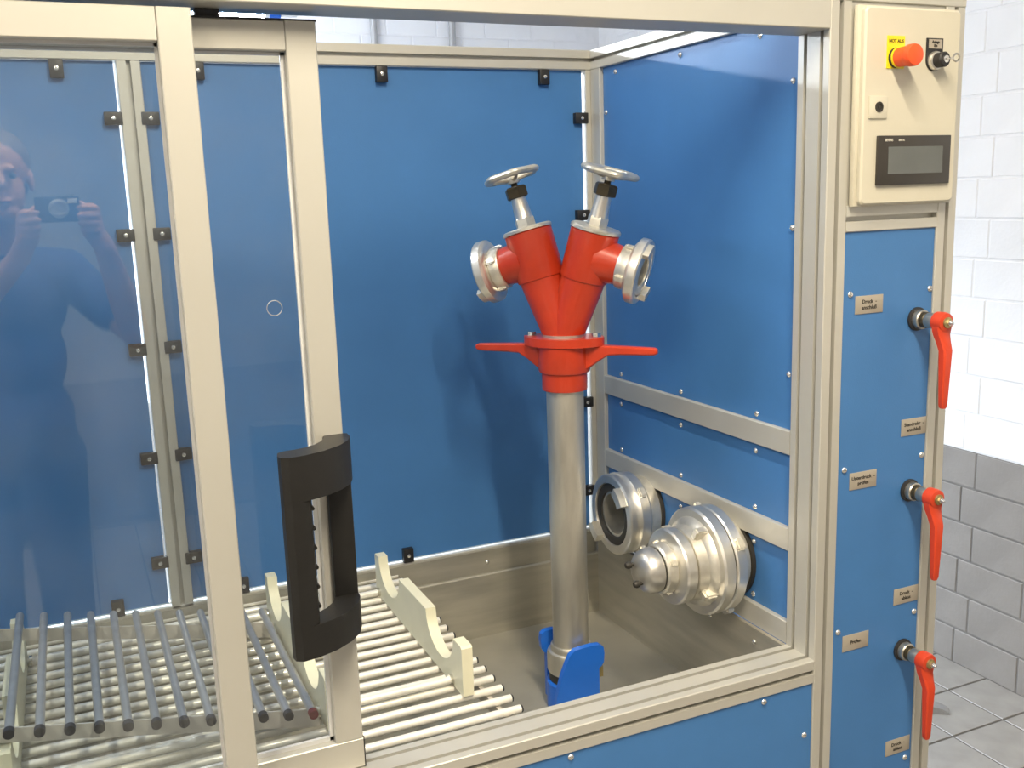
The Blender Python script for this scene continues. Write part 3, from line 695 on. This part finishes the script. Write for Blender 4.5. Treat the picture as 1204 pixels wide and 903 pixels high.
# ------------------------------------------------------------------ control enclosure
cb = root('control_box', (1.338,-.005,1.581), 'cream control box with emergency stop and display on the right column', 'control box')
obj('body', MB().box(1.2275,1.451,-.0115,-.0005,1.578,1.9045,.002), 'box', cb)
def rrect(x0,x1,z0,z1,r,n=5):
    out = []
    for cx,cz,a in ((x1-r,z0+r,-PI/2),(x1-r,z1-r,0),(x0+r,z1-r,PI/2),(x0+r,z0+r,PI)):
        out += [(cx+r*math.cos(a+PI/2*k/n), cz+r*math.sin(a+PI/2*k/n)) for k in range(n+1)]
    return out
t = MB(); A = rrect(1.2335,1.4465,1.5805,1.9015,.009); Bq = rrect(1.2365,1.4435,1.5835,1.8985,.008)
n = len(A)
t.add([(u,-.0125,v) for u,v in A]+[(u,-.019,v) for u,v in A]+[(u,-.022,v) for u,v in Bq],
      [tuple(range(n)), tuple(range(3*n-1,2*n-1,-1))]+[(r*n+i,r*n+(i+1)%n,(r+1)*n+(i+1)%n,(r+1)*n+i) for r in (0,1) for i in range(n)])
dr = obj('door', t, 'box', cb)
yf = -.022
obj('yellow_plate', MB().box(1.280,1.3185,yf-.0012,yf,1.8035,1.8560), 'yellow', cb, smooth=0)
text('lettering', 'NOT AUS', .0075, (1.2995,yf-.0014,1.8475), (PI/2,0,0), 'ink', cb)
es = (1.2995,yf-.001,1.8205)
eb = obj('emergency_stop', MB().lathe([(.0140,.006),(.0155,.008),(.0160,.026),(.0168,.029),(.0178,.031),(.0180,.040),(.0165,.0435),(.010,.0455),(0,.046)], es, (0,-1,0), 36), 'orange', cb, 'red orange mushroom push button')
obj('button_collar', MB().lathe([(.0165,0),(.0165,.005),(.012,.006)], es, (0,-1,0), 32), 'slotdark', eb)
obj('button_ring', MB().lathe([(.0165,.0055),(.0168,.006),(.0168,.0085),(.0145,.009)], es, (0,-1,0), 32), 'yellow', eb)
# key switch
kp = []
for k in range(17): kp.append((1.3855+.0185*math.cos(PI+PI*k/16), 1.8190+.0185*math.sin(PI+PI*k/16)))
kp += [(1.404,1.8545),(1.367,1.8545)]
ks = obj('key_switch', MB().prism(kp, lambda u,v,t:(u,t,v), yf-.002, yf), 'slotdark', cb)
obj('key_plate', MB().box(1.371,1.4005,yf-.003,yf-.002,1.8375,1.8525), 'label', ks, smooth=0)
text('lettering', 'Anlage\nEin', .0062, (1.3858,yf-.0034,1.8452), (PI/2,0,0), 'ink', ks)
kc = (1.3855,yf-.002,1.8175)
obj('key_bezel', MB().lathe([(.0155,0),(.0158,.003),(.0145,.007),(.011,.009)], kc, (0,-1,0), 32), 'turnalu', ks)
obj('key_barrel', MB().lathe([(.011,.006),(.0125,.008),(.0125,.022),(.0105,.024)], kc, (0,-1,0), 28), 'slotdark', ks)
obj('key_core', MB().lathe([(.006,.023),(.006,.0265),(0,.027)], kc, (0,-1,0), 20), 'steel', ks)
t = MB().box(1.3815,1.3895,yf-.033,yf-.028,1.8165,1.8185)
t.box(1.389,1.3965,yf-.0335,yf-.0318,1.8165,1.8200); t.torus((1.4020,yf-.0328,1.8195),(.25,1,.1),.0058,.0018,20,6)
obj('key', t, 'chrome', ks)
# lock
t = MB().box(1.2445,1.2835,yf-.003,yf,1.7225,1.7590,.001); lk = obj('lock_plate', t, 'box', cb)
obj('lock_barrel', MB().lathe([(.0085,.003),(.0085,.0045),(.0055,.0048),(.0055,.0036),(.0025,.0036),(.0025,.0045),(0,.0045)], (1.2650,yf,1.7412), (0,-1,0), 24), 'rubber', lk)
# display
dp = obj('display', MB().box(1.2640,1.4290,yf-.006,yf,1.6125,1.6945,.0012), 'bezel', cb)
obj('screen', MB().box(1.2860,1.4100,yf-.0066,yf-.0058,1.6310,1.6760), 'screen', dp, smooth=0)
text('lettering', 'SIEMENS', .0062, (1.2775,yf-.0063,1.6868), (PI/2,0,0), 'pale', dp, 'LEFT', sx=.78)
text('lettering', 'SIMATIC', .0048, (1.3080,yf-.0063,1.6866), (PI/2,0,0), 'pale', dp, 'LEFT', sx=.78)

# ------------------------------------------------------------------ engraved plates
for body, x0, x1, zc, lab in (
    ('Druck  -\nanschluß', 1.2535, 1.317, 1.4070, 'grey plate lettered Druck anschluß beside the top valve'),
    ('Standrohr  -\nanschluß', 1.373, 1.4345, 1.1705, 'grey plate lettered Standrohr anschluß below the top valve'),
    ('Unterdruck  -\nprüfen', 1.2535, 1.317, 1.0855, 'grey plate lettered Unterdruck prüfen beside the middle valve'),
    ('Druck  -\nablass', 1.372, 1.4335, .8385, 'grey plate lettered Druck ablass below the middle valve'),
    ('Prüfen', 1.249, 1.312, .7705, 'grey plate lettered Prüfen beside the lowest valve'),
    ('Druck  -\nablass', 1.367, 1.4295, .5225, 'grey plate lettered Druck ablass below the lowest valve')):
    r = thing('name_plate', MB().box(x0, x1, .0026, .0039, zc-.016, zc+.016, .0004), 'label', lab, 'sign', 'engraved plates on the valve column')
    text('lettering', body, .0098, ((x0+x1)/2, .0024, zc), (PI/2,0,0), 'ink', r, space=1.05)

# ------------------------------------------------------------------ ball valves with red levers
def valve(z, lab):
    x = 1.399
    r = root('ball_valve', (x,.0035,z), lab, 'valve', 'ball valves on the valve column')
    o = (x,.0035,z); dd = (0,-1,0)
    obj('panel_grommet', MB().lathe([(.0120,0),(.0215,0),(.0215,.004),(.0165,.006),(.0120,.006)], o, dd, 32, closed=True), 'slotdark', r)
    obj('gland', MB().lathe([(.0165,.001),(.0172,.004),(.0172,.016),(.0155,.018)], o, dd, 30), 'nickel', r)
    obj('gland_seal', MB().lathe([(.0130,.016),(.0145,.018),(.0145,.026),(.013,.028)], o, dd, 24), 'darknut', r)
    obj('stem', MB().lathe([(.0130,.026),(.0138,.028),(.0138,.050),(.012,.054)], o, dd, 28), 'nickel', r)
    yb = .0035
    lev = obj('lever', MB().lathe([(.0155,.046),(.0175,.048),(.0180,.062),(.0165,.068),(.012,.0695)], o, dd, 36), 'lever', r)
    # arm: sections along z going down: (dz, half width x, y centre offset, half thickness)
    secs = [(.004,.0150,.058,.0095),(-.012,.0165,.058,.0095),(-.022,.0140,.0585,.0090),(-.034,.0118,.0630,.0085),(-.050,.0105,.0690,.0080),(-.090,.0090,.0690,.0070),(-.130,.0075,.0690,.0060),(-.148,.0068,.0690,.0055),(-.154,.0045,.0690,.0040)]
    t = MB(); vs = []; fs = []
    for dz,hw_,yc,ht in secs:
        c_ = .3
        for a,b in ((-1,-1+c_),(-1+c_,-1),(1-c_,-1),(1,-1+c_),(1,1-c_),(1-c_,1),(-1+c_,1),(-1,1-c_)):
            vs.append((x+a*hw_, yb-yc+b*ht, z+dz))
    n = 8
    for i in range(len(secs)-1):
        for k in range(n): fs.append((i*n+k,i*n+(k+1)%n,(i+1)*n+(k+1)%n,(i+1)*n+k))
    fs += [tuple(range(n)), tuple(range((len(secs)-1)*n,len(secs)*n))]
    t.add(vs, fs); obj('lever_arm', t, 'lever', lev)
    obj('washer', MB().lathe([(.0095,.068),(.0100,.070),(.0095,.0725),(.006,.073)], o, dd, 28), 'brass', r)
    obj('nut', MB().lathe([(.0058,.072),(.0058,.0775),(.005,.078)], o, dd, 6), 'chrome', r)
    obj('bolt_tip', MB().lathe([(.0036,.077),(.0036,.081),(.0022,.0835),(0,.084)], o, dd, 16), 'steel', r)
valve(1.372, 'ball valve with hanging red lever, topmost of the three on the column')
valve(1.0485, 'ball valve with hanging red lever, middle one of the three on the column')
valve(.7275, 'ball valve with hanging red lever, lowest of the three on the column')

# ================================================================== PHOTOGRAPHER (seen reflected in the door pane)
def remeshed(name, mb, vox, it, m, parent):
    me = mb.mesh(name, ORG.get(parent.name, (0,0,0)), 0); me.materials.append(M[m])
    o = bpy.data.objects.new(name, me); C.objects.link(o)
    r_ = o.modifiers.new('r', 'REMESH'); r_.mode = 'VOXEL'; r_.voxel_size = vox
    s_ = o.modifiers.new('s', 'SMOOTH'); s_.iterations = it; s_.factor = 0.5
    bpy.context.view_layer.update()
    m2 = bpy.data.meshes.new_from_object(o.evaluated_get(bpy.context.evaluated_depsgraph_get()))
    m2.name = name; m2.shade_smooth()
    if not m2.materials: m2.materials.append(M[m])
    o.modifiers.clear(); o.data = m2; bpy.data.meshes.remove(me)
    o.parent = parent; ORG[o.name] = ORG.get(parent.name, (0,0,0))
    return o
def limb(mb, pts, rs, flat=None):
    for i in range(len(pts)-1):
        mb.tube([pts[i], pts[i+1]], [rs[i], rs[i+1]], 16)
    for p, r in zip(pts, rs): mb.sphere(p, r*.998, 16, 10)
per = root('person', (-.19,-1.76,0), 'person in a navy T-shirt and dark trousers photographing the machine, mirrored in the glass door', 'person')
V = lambda x,y,z: Vector((x,y,z))
head = V(-.140,-1.640,1.705)
rsh, lsh = V(.000,-1.750,1.440), V(-.365,-1.760,1.440)
rel, lel = V(.165,-1.640,1.255), V(-.365,-1.560,1.215)
rwr, lwr = V(.098,-1.425,1.520), V(-.105,-1.430,1.500)
b = MB()
# torso, pelvis
b.sphere((-.185,-1.765,1.36), .14, 20, 14, (1.18,.80,1.15)); b.sphere((-.19,-1.765,1.20), .13, 20, 14, (1.15,.80,1.2)); b.sphere((-.195,-1.765,1.02), .14, 20, 14, (1.15,.82,1.0))
limb(b, [rsh, V(-.18,-1.755,1.45), lsh], [.055,.075,.055])
limb(b, [V(-.18,-1.755,1.47), V(-.155,-1.690,1.62)], [.058,.054])
# arms
for sh, el, wr_ in ((rsh,rel,rwr),(lsh,lel,lwr)):
    limb(b, [sh, sh.lerp(el,.5), el], [.052,.046,.039]); limb(b, [el, el.lerp(wr_,.35), wr_], [.039,.040,.027])
# legs
for x in (-.29,-.10):
    limb(b, [V(x,-1.77,.93), V(x+(.0),-1.755,.50), V(x,-1.775,.28), V(x,-1.775,.09)], [.085,.058,.055,.038])
    limb(b, [V(x,-1.78,.05), V(x,-1.66,.035)], [.040,.032])
# head: cranium, face, jaw, nose, brows, ears
b.sphere(head+V(0,-.012,.035), .085, 20, 14, (.92,1.10,1.02)); b.sphere(head+V(.004,.022,-.035), .062, 18, 12, (.95,.95,1.25)); b.sphere(head+V(.007,.045,-.088), .033, 14, 10, (1.15,.9,.8))
limb(b, [head+V(.007,.082,.015), head+V(.010,.104,-.020)], [.008,.014])
b.sphere(head+V(.007,.075,.022), .022, 14, 8, (2.0,.6,.45)); b.sphere(head+V(.008,.074,-.060), .016, 12, 8, (1.5,.7,.55))
for s in (-1, 1): b.sphere(head+V(s*.079,-.005,-.008), .03, 12, 8, (.3,.65,1.0))
# hands: palm plus five fingers each, closed on the camera body
def hand(s, palm, dz):
    px, py, pz = palm
    limb(b, [V(px+s*.006,py-.012,pz-.030), V(px+s*.004,py,pz+.020)], [.028,.025])
    wr_ = rwr if s > 0 else lwr
    limb(b, [wr_, V(px+s*.006,py-.010,pz-.028)], [.027,.026])
    for k, (zz, ln) in enumerate(((.028,1.0),(.0085,1.08),(-.0105,1.0),(-.028,.84))):
        z = pz+zz; z2 = z+dz*.5; z3 = z+dz
        limb(b, [V(px+s*.012,py+.002,z), V(px+s*.013,py+.030*ln,z2), V(px-s*.004,py+.047*ln,z2+dz*.2), V(px-s*.024*ln,py+.047*ln,z3)], [.0098,.0092,.0086,.0074])
    limb(b, [V(px+s*.004,py-.016,pz+.012), V(px-s*.014,py-.026,pz+.040), V(px-s*.036,py-.024,pz+.050)], [.0125,.0105,.0088])
hand(1, (.070,-1.402,1.588), .004); hand(-1, (-.074,-1.402,1.578), .006)
body = remeshed('body', b, .0045, 3, 'skin', per)
# hair
hb_ = MB(); hb_.sphere(head+V(0,-.022,.046), .088, 20, 14, (.95,1.08,1.0)); hb_.sphere(head+V(0,-.05,.0), .075, 18, 12, (1.05,.85,1.0))
remeshed('hair', hb_, .007, 2, 'hair', per)
for s in (-1, 1):
    obj('eye', MB().sphere(head+V(.007+s*.031,.078,.004), .0085, 12, 8), 'rubber', per)
obj('mouth', MB().sphere(head+V(.008,.083,-.062), .012, 12, 8, (1.8,.4,.22)), 'redcap', per)
# clothing
t = MB(); t.sphere((-.185,-1.765,1.365), .152, 20, 14, (1.20,.84,1.16)); t.sphere((-.19,-1.765,1.20), .145, 20, 14, (1.16,.86,1.25)); t.sphere((-.195,-1.765,1.03), .15, 20, 14, (1.18,.86,.9))
limb(t, [rsh, V(-.18,-1.757,1.45), lsh], [.068,.078,.068])
for sh, el in ((rsh,rel),(lsh,lel)): limb(t, [sh, sh.lerp(el,.62)], [.066,.060])
remeshed('t_shirt', t, .009, 3, 'shirt', per)
t = MB(); t.sphere((-.195,-1.765,.97), .150, 20, 14, (1.18,.86,.8))
for x in (-.29,-.10): limb(t, [V(x,-1.77,.90), V(x,-1.755,.50), V(x,-1.775,.10)], [.100,.076,.064])
remeshed('trousers', t, .010, 3, 'jeans', per)
for x in (-.29,-.10):
    t = MB(); limb(t, [V(x,-1.80,.052), V(x,-1.72,.050), V(x,-1.64,.040)], [.048,.046,.038]); t.v = [(v[0],v[1],max(.001,v[2])) for v in t.v]
    remeshed('shoe', t, .008, 2, 'shoe', per)
# compact camera in the hands
cm = root('compact_camera', (0,-1.372,1.586), 'small dark compact camera held up in both hands, mirrored in the glass door', 'camera')
obj('body', MB().box(-.055,.050,-1.388,-1.362,1.586,1.650,.004), 'camblk', cm)
obj('lens_barrel', MB().lathe([(.024,0),(.024,.006),(.020,.007),(.020,.015),(.017,.016),(.0165,.013),(.010,.012),(0,.013)], (0,-1.362,1.620), (0,1,0), 32), 'castalu', cm)
obj('flash', MB().box(.022,.044,-1.3625,-1.360,1.632,1.644,.0008), 'lampw', cm)
obj('shutter_button', MB().cyl((.032,-1.375,1.650),(.032,-1.375,1.654),.006,n=14), 'steel', cm)
